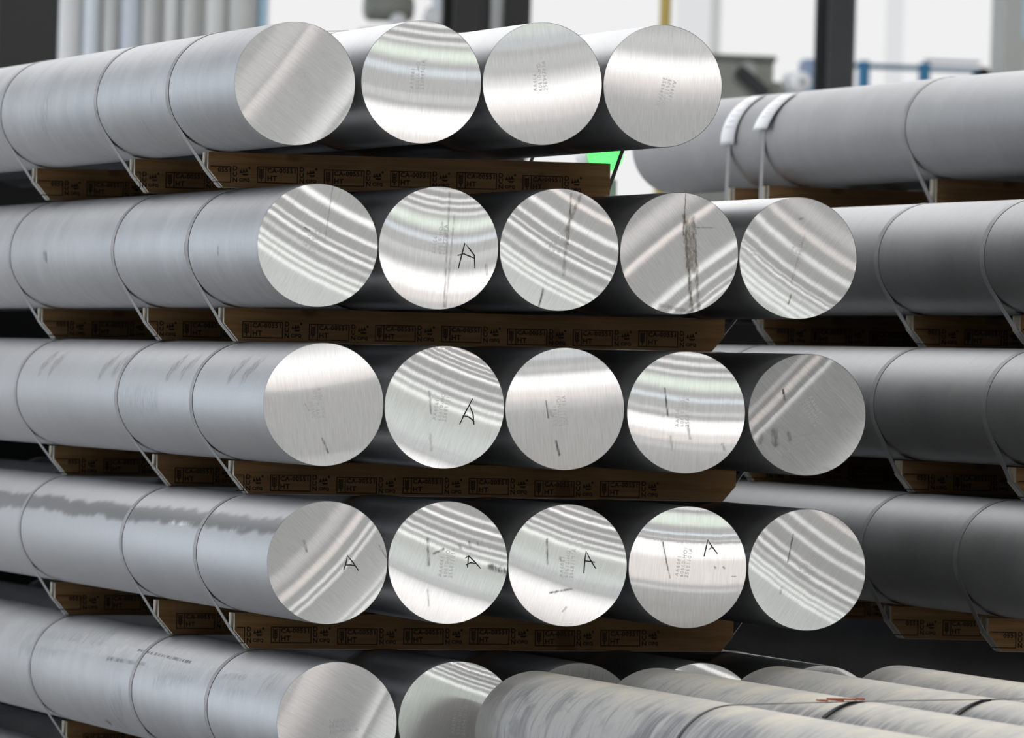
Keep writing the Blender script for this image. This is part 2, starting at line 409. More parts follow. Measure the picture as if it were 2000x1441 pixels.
mesh_obj('pane', box_mesh('pane', XC - 12, XC + 6, HALL_Y0 + .3, -13.0, HALL_Z - .06, HALL_Z - .01, M['pane_ridge']), rw)  # added ceiling glow, brightens the faces that mirror the roof
window(7, XC - 7, XC + 7, HALL_Y0 + .06, 5.84, 5.98, M['slot'], frame=.04)
window(8, XC - 7, XC + 7, HALL_Y0 + .06, 8.75, 9.35, M['pane_blue'], frame=.06)
window(9, XC - 7, XC + 7, HALL_Y0 + .06, 10.45, 11.7, M['pane_green'], frame=.06)
window(10, XC - 5, XC + 5, HALL_Y0 + .06, .62, .74, M['slot'], frame=.03)

# ------------------------------------------------------------------ billets
NSEG = 128
def billet_mesh(name, mat):
    bm = bmesh.new(); bev = .0012
    prof = [(R - bev, 0.0), (R, bev), (R, LEN - bev), (R - bev, LEN)]
    rings = [[bm.verts.new((r * math.cos(2 * math.pi * i / NSEG), y, r * math.sin(2 * math.pi * i / NSEG))) for i in range(NSEG)] for r, y in prof]
    for A, B in zip(rings, rings[1:]):
        for i in range(NSEG): bm.faces.new((A[i], A[(i + 1) % NSEG], B[(i + 1) % NSEG], B[i])).smooth = True
    bm.faces.new(rings[-1])
    for e in bm.edges:
        if abs(e.verts[0].co.y - e.verts[1].co.y) < 1e-6 and e.verts[0].co.y in (0.0,): e.smooth = False
    me = from_bm(name, bm, [mat])
    return me

def disc_mesh(name, mat):
    bm = bmesh.new()
    vs = [bm.verts.new(((R - .0012) * math.cos(2 * math.pi * i / NSEG), 0, (R - .0012) * math.sin(2 * math.pi * i / NSEG))) for i in range(NSEG)]
    f = bm.faces.new(vs); f.normal_update()
    if f.normal.y > 0: f.normal_flip()
    me = bpy.data.meshes.new(name); bm.to_mesh(me); bm.free(); me.materials.append(mat)
    return me

def text_mesh(name, body, size, mat, space=1.0, line=1.0, align='LEFT', off=0.0):
    cu = bpy.data.curves.new(name, 'FONT'); cu.body = body; cu.size = size; cu.space_character = space; cu.space_line = line
    cu.offset = off; cu.align_x = align; cu.align_y = 'CENTER'; cu.resolution_u = 2
    ob = bpy.data.objects.new(name, cu); link(ob)
    dg = bpy.context.evaluated_depsgraph_get()
    me = bpy.data.meshes.new_from_object(ob.evaluated_get(dg)); me.name = name
    bpy.data.objects.remove(ob); bpy.data.curves.remove(cu)
    me.materials.clear(); me.materials.append(mat)
    return me

def ribbon_mesh(name, lines, w, mat, y=-.0006):
    """flat pen strokes on a cut face; lines are polylines in metres (x, z), tapering slightly"""
    bm = bmesh.new()
    for k, pl in enumerate(lines):
        n = len(pl); L = []; Rr = []
        for i, (x, z) in enumerate(pl):
            a = Vector(pl[max(i - 1, 0)]); b_ = Vector(pl[min(i + 1, n - 1)])
            d = (b_ - a).normalized(); nn = Vector((-d.y, d.x)) * w * (.5 if 0 < i < n - 1 else .38)
            L.append(bm.verts.new((x + nn.x, y - k * .00008, z + nn.y))); Rr.append(bm.verts.new((x - nn.x, y - k * .00008, z - nn.y)))
        for i in range(n - 1): bm.faces.new((L[i], L[i + 1], Rr[i + 1], Rr[i]))
    return from_bm(name, bm, [mat])

STAMP_CACHE = {}
def face_stamp(parent, txt, x, z, rot, size=.0125):
    if txt not in STAMP_CACHE: STAMP_CACHE[txt] = text_mesh('part_number', txt, size, M['etch'], 1.2, .95, off=-.00012)
    o = mesh_obj('part_number', STAMP_CACHE[txt], parent)
    a = math.radians(rot)
    o.matrix_local = Matrix.Translation((x * R, -.0007, z * R)) @ Matrix(((math.cos(a), -math.sin(a), 0, 0), (0, 0, -1, 0), (math.sin(a), math.cos(a), 0, 0), (0, 0, 0, 1))) 
    return o

BR, BK, GY = (.16, .115, .07), (.05, .05, .05), (.17, .17, .17)
A_MARK = {
    (2, 2): [[(.32, -.11), (.42, -.08), (.53, -.12), (.60, -.145)], [(.34, -.32), (.38, -.14), (.436, .095), (.52, 0.0), (.60, -.10), (.615, -.31)]],
    (3, 2): [[(.26, -.27), (.36, -.05), (.465, .155)], [(.41, .055), (.48, -.10), (.50, -.27)], [(.305, -.13), (.39, -.135), (.46, -.18), (.505, -.22)]],
    (4, 1): [[(.275, -.11), (.31, .0), (.33, .125), (.42, .02), (.523, -.117)], [(.305, -.03), (.38, -.025), (.47, -.04)]],
    (4, 2): [[(.28, .08), (.34, .12), (.45, .02), (.545, -.08)], [(.34, .11), (.325, -.07)], [(.30, -.03), (.38, .01), (.45, .0)]],
    (4, 3): [[(.275, -.12), (.285, .08), (.30, .245), (.38, .10), (.475, -.04)], [(.28, .085), (.37, .075), (.455, .065)]],
    (4, 4): [[(.27, .185), (.30, .33), (.325, .455), (.40, .35), (.495, .237)], [(.35, .30), (.40, .34)]],
}
N1, N2, N3, N5 = 'AA6061\n60610-HO\n25694701A', 'AA6061\n60610-HO\n25677301A', 'AA6061\n60610-HO/\n25681101A', 'AA6061\n60610-HO\n25694701A'
# billet: (x, y, z), face label, band tilt, anchors, extras
FACES = {
 (1, 1): dict(p=(-.6059, -.032, 2.0455), beta=54, an=[(.93, ('L0', .003)), (.72, ('L0', -.003)), (.47, ('pink', .005)), (.22, ('pink', -.005)), (-.76, ('l1', .006)), (-.98, ('l1', -.003))], q=.04, st=(N1, .02, .22, -58), share=.42, base=1.0, jag=.7,
              label='billet in the top row, leftmost, dull end crossed by one steep pale band'),
 (1, 2): dict(p=(-.3133, -.032, 2.0596), beta=-5, an=[(.87, 'l6'), (.72, 'l7'), (.50, 'G'), (.18, 'Bl'), (-.28, 'LN'), (-.48, 'WT'), (-1.15, 'WB')], q=.07, st=(N1, -.07, -.12, 88),
              label='second billet in the top row, end blazing white along its lower edge'),
 (1, 3): dict(p=(-.0313, -.032, 2.0661), beta=9, an=[(.78, 'Bl'), (.34, 'LN'), (.06, 'WT'), (-.5, 'WB'), (-.7, 'T')], q=.06, st=(N1, -.02, -.12, 97),
              label='third billet in the top row, broad white band across the middle of its end'),
 (1, 4): dict(p=(.2510, -.032, 2.0709), beta=-2, an=[(.85, 'LN'), (.53, 'WT'), (.0, 'WB')], q=.07, st=(N1, .12, .12, -105), jag=1.5, soft=.006,
              label='rightmost billet in the top row, white upper half with vertical saw ridges'),
 (2, 1): dict(p=(-.5371, -.008, 1.6821), beta=-27, an=[(.77, 'l1'), (.42, 'l2'), (.06, 'bright'), (-.29, 'l5'), (-.55, 'l7'), (-.9, 'G')], q=.07, st=(N2, -.13, -.12, 75),
              stains=[(.22, .95, .12, .1, .016, GY, .6), (-.22, .28, -.14, .23, .03, BK, .9)],
              label='leftmost billet in the second row, end with many slanting bright lines'),
 (2, 2): dict(p=(-.2565, -.008, 1.6851), beta=-5, an=[(.85, 'l5'), (.74, 'l6'), (.62, 'l7'), (.42, 'G'), (.14, 'Bl'), (-.15, 'LN'), (-.44, 'WT'), (-.9, 'WB')], q=.24, st=(N2, .02, -.1, 88),
              stains=[(.16, .9, .12, -.95, .028, BR, .5), (.25, .55, .15, -.95, .03, BR, .4), (.05, .4, .12, .2, .05, GY, .35), (.8, -.25, .82, -.4, .04, GY, .6)],
              label='second billet in the second row, letter A inked beside a brown vertical streak'),
 (2, 3): dict(p=(.0257, -.008, 1.6905), beta=-28, an=[(.86, 'pink'), (.52, 'l1'), (.22, 'l2'), (-.06, 'bright'), (-.3, 'faint'), (-.68, 'l7')], q=.07, st=(N2, -.13, -.13, 72),
              stains=[(.17, .92, .14, .1, .03, BR, .8), (.33, .9, .1, .3, .05, BR, .6), (.12, .3, .08, -.4, .05, BR, .5), (-.25, -.65, -.31, -.93, .03, BR, .9)],
              label='middle billet of the second row, slanting bright lines and a brown stain at top'),
 (2, 4): dict(p=(.3076, -.008, 1.6912), beta=39, an=[(1.0, ('L0', .003)), (.72, ('L0', -.005)), (.46, ('pink', .006)), (.26, ('pink', -.006)), (-.38, ('l1', .005)), (-.52, ('l1', -.004)), (-.70, 'l2'), (-.86, 'dbl'), (-.97, 'bright')], q=-.05, st=None,
              stains=[(.08, .97, .06, .3, .02, BR, .8), (.06, .62, .24, -.92, .05, BR, .85), (.14, .5, .22, -.25, .14, (.22, .19, .13), .75), (.22, .6, .36, -.93, .05, BR, .7), (.25, .43, .55, .44, .02, GY, .6), (-.3, -.85, .2, -.95, .06, BR, .5)],
              label='fourth billet in the second row, end split by a wide dirty brown streak'),
 (2, 5): dict(p=(.5889, -.008, 1.6892), beta=-34, an=[(.88, 'L0'), (.44, 'pink'), (.10, 'l1'), (-.22, 'l2'), (-.44, 'bright'), (-.7, 'l5'), (-.92, 'l7')], q=.07, st=(N2, -.08, -.1, 74), jag=1.3,
              stains=[(.0, .64, .06, .66, .03, GY, .9), (.1, .4, -.1, -.4, .03, BR, .4), (-.1, -.6, -.14, -.75, .03, BR, .7)],
              label='rightmost billet in the second row, pinkish slanting band over white lines'),
 (3, 1): dict(p=(-.5132, -.011, 1.3223), beta=9, an=[(.98, 'WT'), (.35, 'WB'), (.12, ('T', -.015)), (-.72, ('T', -.02)), (-.85, ('T', -.001)), (-1.0, ('T', .003))], q=.05, st=(N3, -.06, -.22, 102),
              stains=[(.0, -.55, .1, -.78, .03, GY, .9), (-.3, .0, -.24, -.1, .02, GY, .7)],
              label='leftmost billet in the third row, end white at the top and grey below'),
 (3, 2): dict(p=(-.2322, -.011, 1.3239), beta=-20, an=[(.80, 'l2'), (.66, 'bright'), (.48, 'faint'), (.33, 'l5'), (.17, 'l6'), (.03, 'l7'), (-.36, 'G'), (-.65, 'Bl'), (-.92, 'WT')], q=.07, st=(N3, -.08, -.22, 82),
              stains=[(-.26, .25, -.22, -.1, .03, GY, .7), (-.22, -.45, -.2, -.7, .04, GY, .4)],
              label='second billet in the third row, tall letter A inked over slanting lines'),
 (3, 3): dict(p=(.0490, -.011, 1.3283), beta=6, an=[(.9, 'Bl'), (.60, 'WT'), (.22, 'WB'), (.10, ('T', .002)), (-1, ('T', -.09))], q=.02, st=(N3, -.05, -.28, 97),
              stains=[(-.32, .12, -.27, -.15, .025, GY, .9), (-.13, -.53, -.07, -.75, .035, GY, 1.0), (-.25, -.05, -.2, -.12, .05, GY, .4)],
              label='middle billet of the third row, sharp white band above a plain grey half'),
 (3, 4): dict(p=(.3345, -.011, 1.3281), beta=-4, an=[(.87, 'l6'), (.70, 'l7'), (.5, 'G'), (.22, 'Bl'), (.0, 'LN'), (-.12, 'WT'), (-.46, 'WB'), (-.60, 'T')], q=.07, st=(N3, -.06, -.24, 90),
              stains=[(-.37, .38, -.31, -.06, .025, GY, 1.0), (.03, -.2, .08, -.42, .04, GY, .5), (-.25, -.4, -.22, -.62, .04, GY, .4), (.62, -.5, .68, -.6, .04, GY, .6)],
              label='fourth billet in the third row, white band across the lower half of its end'),
 (3, 5): dict(p=(.6206, -.011, 1.3308), beta=46, an=[(.9, ('pink', .03)), (.60, 'pink'), (.44, ('pink', -.012)), (.38, 'l1'), (.25, ('l1', -.008)), (-.3, ('l1', -.009)), (-1.0, ('l1', -.0105))], q=0.0, st=(N3, -.04, .26, -57), base=.66,
              stains=[(-.42, .40, -.38, .24, .035, BK, 1.0), (-.55, -.28, -.52, -.5, .09, GY, .8), (-.76, -.35, -.78, -.48, .06, GY, .6), (-.3, -.3, -.28, -.42, .05, GY, .7), (-.42, -.72, -.14, -.47, .03, (.6, .6, .6), .8), (-.14, -.47, .2, -.36, .025, (.6, .6, .6), .8), (-.22, -.38, .1, -.30, .05, (.55, .55, .55), .7), (.3, -.85, .45, -.9, .06, (.5, .46, .38), .6), (.55, .1, .7, .0, .06, (.5, .5, .5), .4), (.4, -.1, .6, -.3, .04, (.5, .5, .5), .5)],
              label='rightmost billet in the third row, dull scuffed end with a bright part number'),
 (4, 1): dict(p=(-.4891, .009, .9641), beta=48, an=[(.45, 'L0'), (.08, 'pink'), (-.16, 'l1'), (-.28, 'l2'), (-.45, ('l2', -.012)), (-.78, ('l2', -.013)), (-.88, 'dbl')], q=.08, st=None,
              stains=[(-.39, .34, -.35, .18, .04, GY, .8), (.85, .3, .98, .1, .02, BR, .6)],
              label='leftmost billet in the fourth row, steep bright bands and a slanted letter A'),
 (4, 2): dict(p=(-.2086, .009, .9709), beta=-18, an=[(.86, 'dbl'), (.70, 'bright'), (.56, 'faint'), (.42, 'l5'), (.31, 'l6'), (.19, 'l7'), (-.05, 'G'), (-.30, 'Bl'), (-.5, 'WT'), (-1.2, 'WB')], q=.07, st=(N3, -.04, -.24, 85),
              stains=[(-.35, .38, -.32, -.05, .04, GY, .7), (-.24, .14, -.08, .22, .035, GY, .8), (.72, -.05, .98, -.12, .10, GY, .9), (.34, .34, .36, .26, .04, GY, .7), (.18, .3, .2, .24, .04, GY, .6), (.48, .34, .5, .3, .03, GY, .6), (-.32, -.45, -.3, -.7, .03, GY, .5)],
              label='second billet in the fourth row, letter A beside dark smudges at its right rim'),
 (4, 3): dict(p=(.0714, .009, .9713), beta=-16, an=[(.93, 'dbl'), (.82, 'bright'), (.68, 'faint'), (.56, 'l5'), (.45, 'l6'), (.34, 'l7'), (.06, 'G'), (-.18, 'Bl'), (-.42, 'WT'), (-1.0, 'WB')], q=.07, st=(N3, -.02, -.2, 85),
              stains=[(-.36, .42, -.34, .02, .03, GY, .8), (-.28, -.45, .08, -.38, .03, GY, .9), (-.06, -.75, .0, -.68, .03, GY, .6), (-.13, .13, -.12, .08, .03, GY, .6)],
              label='middle billet of the fourth row, upright letter A and white lower half'),
 (4, 4): dict(p=(.3540, .009, .9740), beta=-2, an=[(.85, 'G'), (.55, 'Bl'), (.41, 'WT'), (-.08, 'WB'), (-.22, ('T', .01)), (-1, ('T', -.08))], q=.07, st=(N3, -.1, -.16, 82),
              stains=[(-.43, .40, -.33, -.05, .025, BK, .9), (-.33, -.05, -.29, -.18, .02, GY, .7), (.46, .02, .47, .0, .03, GY, .7), (.6, .02, .62, .0, .03, GY, .7), (.75, -.13, .82, -.13, .02, BK, .7)],
              label='fourth billet in the fourth row, white band above a plain lower half, letter A'),
 (4, 5): dict(p=(.6368, .009, .9750), beta=-32, an=[(.98, 'pink'), (.65, 'l1'), (.40, 'l2'), (.09, 'dbl'), (-.07, 'bright'), (-.35, 'l5'), (-.55, 'l7'), (-.80, 'G'), (-1.1, 'Bl')], q=.07, st=(N3, -.08, -.16, 72),
              stains=[(-.25, .58, -.33, .12, .025, BK, .9), (-.42, -.3, -.44, -.4, .03, GY, .5)],
              label='rightmost billet in the fourth row, slanting bright lines without an inked letter'),
 (5, 1): dict(p=(-.4487, .042, .5992), beta=62, an=[(1.0, ('pink', .004)), (.72, ('pink', -.006)), (-.34, ('l1', .006)), (-.58, ('l1', -.005)), (-1.0, ('l1', -.008))], q=.04, st=(N5, -.13, -.06, 6),
              label='leftmost billet in the fifth row, dull end with a bright left rim'),
 (5, 2): dict(p=(-.1664, .042, .6065), beta=-17, an=[(.97, 'dbl'), (.90, 'bright'), (.83, 'faint'), (.76, 'l5'), (.69, 'l6'), (.61, 'l7'), (.42, ('G', .002)), (-.35, ('G', -.004))], q=.07, st=(N5, .0, -.2, 85),
              label='second billet in the fifth row, half hidden by the dirty foreground logs'),
 (5, 3): dict(p=(.1161, .042, .6091), beta=-5, an=[(.95, ('WB', -.06)), (-1, ('WB', -.2))], q=0, st=None, base=.5,
              label='middle billet of the fifth row, plain grey top peeping over the dirty logs'),
 (5, 4): dict(p=(.4048, .042, .6154), beta=-20, an=[(.95, 'l1'), (.7, 'l2'), (.4, 'bright')], q=0, st=None,
              label='fourth billet in the fifth row, bright arc peeping over the dirty logs'),
 (5, 5): dict(p=(.6932, .042, .6158), beta=-35, an=[(.98, ('WT', .0)), (.8, 'WB'), (.5, ('T', -.01))], q=0, st=None, base=.6,
              label='rightmost billet in the fifth row, thin pale arc above the dirty logs'),
}
STK = {(3, 1): [(y0, 40, y0 + .06, 27, .035, (.30, .30, .29), .9) for y0 in (.22, .38, .98, 1.14, 1.86, 2.02, 2.75, 2.9)] + [(1.3, -2, 1.75, -2, .05, (.36, .37, .38), .7)],
       (5, 1): [(2.4, 48, 3.4, 20, .05, (.34, .35, .365), .7), (1.0, 30, 1.5, 12, .03, (.36, .37, .385), .7), (.15, 38, .6, 22, .04, (.37, .38, .395), .7), (1.7, 28, 2.2, 26, .008, (.16, .16, .16), .8), (2.1, 34, 3.3, 28, .020, (.62, .63, .64), .5), (.3, 30, 2.1, 36, .030, (.58, .59, .60), .5), (1.2, 40, 1.9, 42, .006, (.12, .12, .12), .9), (.5, 36, .75, 32, .012, (.35, .36, .37), .8), (1.95, -10, 2.1, -35, .05, (.36, .37, .38), .8), (2.3, -48, 2.36, -50, .015, (.10, .10, .10), 1), (.7, 20, .9, 30, .04, (.40, .41, .43), .6), (3.0, 45, 3.6, 35, .06, (.42, .43, .44), .7)],
       (1, 1): [(2.4, 5, 2.5, -18, .05, (.36, .37, .38), .8), (.95, 8, 1.0, -5, .03, (.40, .41, .42), .7), (.80, 4, .80, -1, .010, (.10, .10, .10), .9), (2.0, -15, 1.7, -45, .05, (.42, .43, .46), .5)],
       (2, 1): [(.86, 2, .86, -6, .010, (.08, .08, .08), .9), (.45, -4, .46, -8, .014, (.2, .2, .2), .8), (2.75, -5, 2.72, -6, .02, (.15, .15, .15), .8), (1.25, 40, 1.3, -30, .02, (.42, .43, .44), .7)],
       (4, 1): [(.95, 27, 1.25, 26, .010, (.75, .75, .75), .8), (.35, 28, .5, 26, .010, (.85, .85, .85), .8)]}
plain_bodies = [body_material('mill_finish_%s' % w_, k * 3.7 + 1, .44, .10, rough=.44) for k, w_ in enumerate(('smooth', 'streaky', 'mottled'))]
body_meshes = [billet_mesh('aluminium_billet', m) for m in plain_bodies]
cut_plain = disc_mesh('cut_face', plain('plain_cut_end', (.45, .45, .44), .45, .6, .1, 40))

def billet(p, label, group, me, face_me=None):
    o = mesh_obj('aluminium_billet', me, None, p)
    tag(o, label, 'billet', group)
    if face_me is not None: mesh_obj('cut_face', face_me, o)
    return o

for (r, k), d in FACES.items():
    p = Vector(d['p'])
    if k == 1:
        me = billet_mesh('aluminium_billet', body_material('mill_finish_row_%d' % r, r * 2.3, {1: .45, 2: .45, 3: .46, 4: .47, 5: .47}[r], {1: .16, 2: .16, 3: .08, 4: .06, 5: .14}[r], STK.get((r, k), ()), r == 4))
    else:
        me = body_meshes[(r + k) % 3]
    fm = disc_mesh('cut_face', face_material('saw_cut_face', p, d['beta'], d['an'], d['q'], d.get('jag', 1.0), r * 10.3 + k * 1.9, d.get('stains', ()), d.get('base', .98 if abs(d['beta']) > 36 else .90), d.get('soft', .0020), d.get('share', .54 if abs(d['beta']) > 36 else .45)))
    o = billet(p, d['label'], 'billets in the strapped stack', me, fm)
    if d['st']: face_stamp(o, *d['st'])
    if (r, k) in A_MARK:
        mk = mesh_obj('ink_mark', ribbon_mesh('ink_mark', [[(x * R, z * R) for x, z in pl] for pl in A_MARK[(r, k)]], .0030, M['pen']), o)
# sixth row: only its left side shows, bottom left
for k in range(5):
    lb = 'billet at the bottom left corner, a sliver of its side below the fifth row' if k == 0 else 'billet of the sixth row, behind the dirty foreground logs'
    billet((-.415 + k * .2835, .04, .2350 + k * .003), lb, 'billets in the strapped stack' if k == 0 else 'hidden billets of the sixth row', body_meshes[k % 3], cut_plain)

# ------------------------------------------------------------------ timbers and straps
def timber_mesh(name, L, h=.080, w=.070, ch=(.042, .042)):
    """front face at y=-w/2, top at z=0, left end at x=0"""
    bm = bmesh.new(); a, b_ = ch
    pr = [(0, 0), (0, -h + a), (a * .85, -h), (L - b_ * .85, -h), (L, -h + b_), (L, 0)]
    A = [bm.verts.new((x, -w / 2, z)) for x, z in pr]; B = [bm.verts.new((x, w / 2, z)) for x, z in pr]
    n = len(pr)
    bm.faces.new(A); bm.faces.new(B[::-1])
    for i in range(n):
        f = bm.faces.new((A[i], B[i], B[(i + 1) % n], A[(i + 1) % n]))
        f.material_index = 1 if i in (0, 1, 3, 4) else 0
    return from_bm(name, bm, [M['wood'], M['wood_end']])

def stamp_strip_mesh(n, skip=0.0, pitch=.160):
    """row of printed heat-treatment marks, front print plane at y=0, origin at top left; plain outlines and letters"""
    bm = bmesh.new()
    def rect(x0, x1, z0, z1):
        bm.faces.new([bm.verts.new((x, 0, z)) for x, z in ((x0, z0), (x1, z0), (x1, z1), (x0, z1))])
    def poly(ps): bm.faces.new([bm.verts.new((x, 0, z)) for x, z in ps])
    lw = .0024
    for i in range(n):
        o = i * pitch - skip; dz = .0015 * math.sin(i * 2.1)
        t, b_ = -.032 + dz, -.071 + dz
        for (x0, x1, z0, z1) in ((o, o + .098, t - lw, t), (o, o + .098, b_, b_ + lw), (o, o + lw, b_, t), (o + .098 - lw, o + .098, b_, t), (o + .020, o + .020 + lw, b_, t)):
            if x1 > .003: rect(max(x0, .003), x1, z0, z1)
        # grain-ear symbol in the narrow panel
        if o > .0:
            x = o + .0105
            rect(x - .0012, x + .0012, b_ + .004, t - .006)
            for j in range(4):
                zz = t - .009 - j * .0058
                poly([(x - .0062, zz + .0035), (x - .0045, zz + .005), (x - .001, zz - .001), (x - .003, zz - .003)])
                poly([(x + .0062, zz + .0035), (x + .0045, zz + .005), (x + .001, zz - .001), (x + .003, zz - .003)])
        # small trees-and-ball symbol
        if o > -.11:
            x = o + .118
            for q_ in range(3):
                poly([(x + q_ * .0062, t - .016 + .001 * q_), (x + q_ * .0062 + .0068 + q_ * .001, t - .016 + .001 * q_), (x + q_ * .0062 + .0036, t - .006 + q_ * .0012)])
            poly([(x + .006, t - .017), (x + .022, t - .017), (x + .019, t - .0215), (x + .009, t - .0215)])
            poly([(x + .0235 + .003 * math.cos(k * math.pi / 4), t - .0035 + .003 * math.sin(k * math.pi / 4)) for k in range(8)])
    me = bpy.data.meshes.new('tmp'); bm.to_mesh(me); bm.free()
    return me

def text_parts(n, skip, pitch=.160):
    L = []
    for i in range(n):
        o = i * pitch - skip; dz = .0015 * math.sin(i * 2.1)
        if o > -.02: L.append(('CA-00551', o + .0245, -.0415 + dz, .0152, 0)); L.append(('HT', o + .0245, -.060 + dz, .0165, 0))
        elif o > -.075: L.append(('0551', .006 + max(0, o + .060), -.0415 + dz, .0152, 0))
        if o > -.10:
            for j, chh in enumerate('DUN'): L.append((chh, o + .1015, -.0375 - j * .0135 + dz, .0155, 0))
            L.append(('CIFQ', o + .117, -.0640 + dz, .0105, 0))
    return L

def strip_with_text(n, skip):
    bm = bmesh.new(); tmp = stamp_strip_mesh(n, skip); bm.from_mesh(tmp); bpy.data.meshes.remove(tmp)
    for txt, x, z, sz, _ in text_parts(n, skip):
        key = (txt, sz)
        if key not in STAMP_CACHE: STAMP_CACHE[key] = text_mesh('t', txt, sz, M['ink'], 1.12, off=.00055)
        k0 = len(bm.verts); bm.from_mesh(STAMP_CACHE[key]); bm.verts.ensure_lookup_table()
        for v in bm.verts[k0:]: v.co = Vector((x + v.co.x, 0, z + v.co.y))
    me = bpy.data.meshes.new('ink_stamp'); bm.to_mesh(me); bm.free(); me.materials.append(M['ink'])
    return me

STRIPS = [strip_with_text(7, .030), strip_with_text(7, .075), strip_with_text(8, .118)]
SHORT = [strip_with_text(6, .045), strip_with_text(6, .085), strip_with_text(6, .030)]
def timber(label, group, x0, L, y, top, h, tilt=0.0, ch=(.042, .042), strip=None, w=.070, splint=False):
    o = mesh_obj('timber_bearer', timber_mesh('timber_bearer', L, h, w, ch), None, (x0, y, top))
    o.rotation_euler = (0, -tilt, 0)
    tag(o, label, 'timber', group)
    if splint:
        bm = bmesh.new()
        for k in range(9):
            f = (k + random.random() * .8) / 9; ax_, az_ = f * ch[0] * .85, -h + ch[0] - f * ch[0]
            yy = -w / 2 + .004 + random.random() * .02; l_ = .004 + random.random() * .009; b_ = .0012 + random.random() * .0015
            v = [bm.verts.new(p_) for p_ in ((ax_, yy, az_), (ax_ + b_, yy, az_ - b_), (ax_ + b_ * .5, yy + .002, az_ - b_ * .5), (ax_ - l_ * .55 + b_, yy, az_ - l_))]
            for q_ in ((0, 1, 3), (1, 2, 3), (2, 0, 3), (0, 2, 1)): bm.faces.new([v[z_] for z_ in q_])
        mesh_obj('splinters', from_bm('splinters', bm, [M['wood_end']]), o)['kind'] = 'stuff'
    if strip is not None:
        me = (STRIPS if L > 1.1 else SHORT)[strip]
        s = mesh_obj('ink_stamp', me, o, (.002, -w / 2 - .0006, 0))
    return o

def hull(pts):
    pts = sorted(set((round(x, 6), round(z, 6)) for x, z in pts))
    def half(ps):
        H = []
        for p in ps:
            while len(H) > 1 and (H[-1][0] - H[-2][0]) * (p[1] - H[-2][1]) - (H[-1][1] - H[-2][1]) * (p[0] - H[-2][0]) <= 1e-9: H.pop()
            H.append(p)
        return H
    a, b_ = half(pts), half(pts[::-1])
    return a[:-1] + b_[:-1]

def strap(label, group, y, circles, poly, mat=None, w=.038, th=.0010, bury=0.0):
    """flat steel band pulled tight round a bundle and its timber"""
    pts = []
    for (x, z) in circles:
        pts += [(x + (R + .0006) * math.cos(2 * math.pi * i / 120), z + (R + .0006) * math.sin(2 * math.pi * i / 120)) for i in range(120)]
    pts += poly
    H = hull(pts)
    cx = sum(p[0] for p in H) / len(H); cz = sum(p[1] for p in H) / len(H)
    bm = bmesh.new(); n = len(H); rings = []
    for i, (x, z) in enumerate(H):
        a, b_ = Vector(H[i - 1]), Vector(H[(i + 1) % n]); d = (b_ - a).normalized(); nn = Vector((d.y, -d.x))
        rings.append([bm.verts.new((x + nn.x * o_, yy, z + nn.y * o_)) for o_, yy in ((0, -w / 2), (th, -w / 2), (th, w / 2), (0, w / 2))])
    for i in range(n):
        A, B = rings[i], rings[(i + 1) % n]
        for j in range(4): bm.faces.new((A[j], A[(j + 1) % 4], B[(j + 1) % 4], B[j]))
    me = from_bm('steel_strap', bm, [mat or M['strap']])
    o = mesh_obj('steel_strap', me, None, (0, y, 0))
    tag(o, label, 'strap', group)
    return o

ORD = {1: 'top', 2: 'second', 3: 'third', 4: 'fourth', 5: 'fifth'}
STRAP_Y = {1: [.766, 1.697, 3.076], 2: [.823, 1.781, 3.269], 3: [.839, 1.802, 3.249], 4: [.856, 1.811, 3.262], 5: [.873, 1.837, 3.281]}
TX = {1: (-.650, .320), 2: (-.590, .626), 3: (-.552, .669), 4: (-.536, .678), 5: (-.49, .73)}
POS = ['nearest the cut ends', 'second from the cut ends', 'farthest left']
for r in range(1, 6):
    row = [Vector(FACES[k]['p']) for k in sorted(FACES) if k[0] == r]
    nxt = [Vector(FACES[k]['p']) for k in sorted(FACES) if k[0] == r + 1] if r < 5 else [Vector((-.415 + k * .2835, 0, .235 + k * .003)) for k in range(5)]
    top = row[0].z - R; bot = nxt[0].z + R
    tilt = math.atan2(nxt[-1].z - nxt[0].z, nxt[-1].x - nxt[0].x)
    x0, x1 = TX[r]
    h = (top - bot) - .0026
    ch = (.042, .006) if r == 1 else (.042, .036)
    for i, y in enumerate(STRAP_Y[r]):
        vis = i < 3
        lb = 'stamped timber under the %s row, %s' % (ORD[r], POS[i]) if vis else 'timber bearer deep under the far end of the stack'
        timber(lb, 'stamped timbers of the main stack' if vis else 'timbers at the far end of the main stack', x0, x1 - x0, y, bot + h + .0013 + (x0 - nxt[0].x) * math.tan(tilt), h, tilt, ch,
               strip=[(0, 1, 2), (2, 1, 0), (1, 2, 0), (1, 2, 0), (0, 1, 2)][r - 1][i] if vis else None, splint=r in (1, 3, 4) and i < 2)
        if vis:
            zt = bot + h + .0013
            def tz(x, dz): return zt + dz + (x - nxt[0].x) * math.tan(tilt)
            poly = [(x0 - .0006, tz(x0, 0)), (x0 - .0006, tz(x0, -h + ch[0])), (x0 + ch[0] * .85 - .0004, tz(x0, -h - .0006)), (x1 - ch[1] * .85, tz(x1, -h - .0006)), (x1 + .0006, tz(x1, -h + ch[1])), (x1 + .0006, tz(x1, 0))]
            strap('steel strap around the %s row, %s' % (ORD[r], POS[i]), 'steel straps of the main stack', y, [(p.x, p.z) for p in row], poly)
for i, y in enumerate((.87, 1.84, 3.28, 5.2, 6.2)):
    timber('floor timber under the sixth row of billets', 'floor timbers of the main stack', -.50, 1.25, y, .2350 - R - .001, .093, .01, (.006, .006))

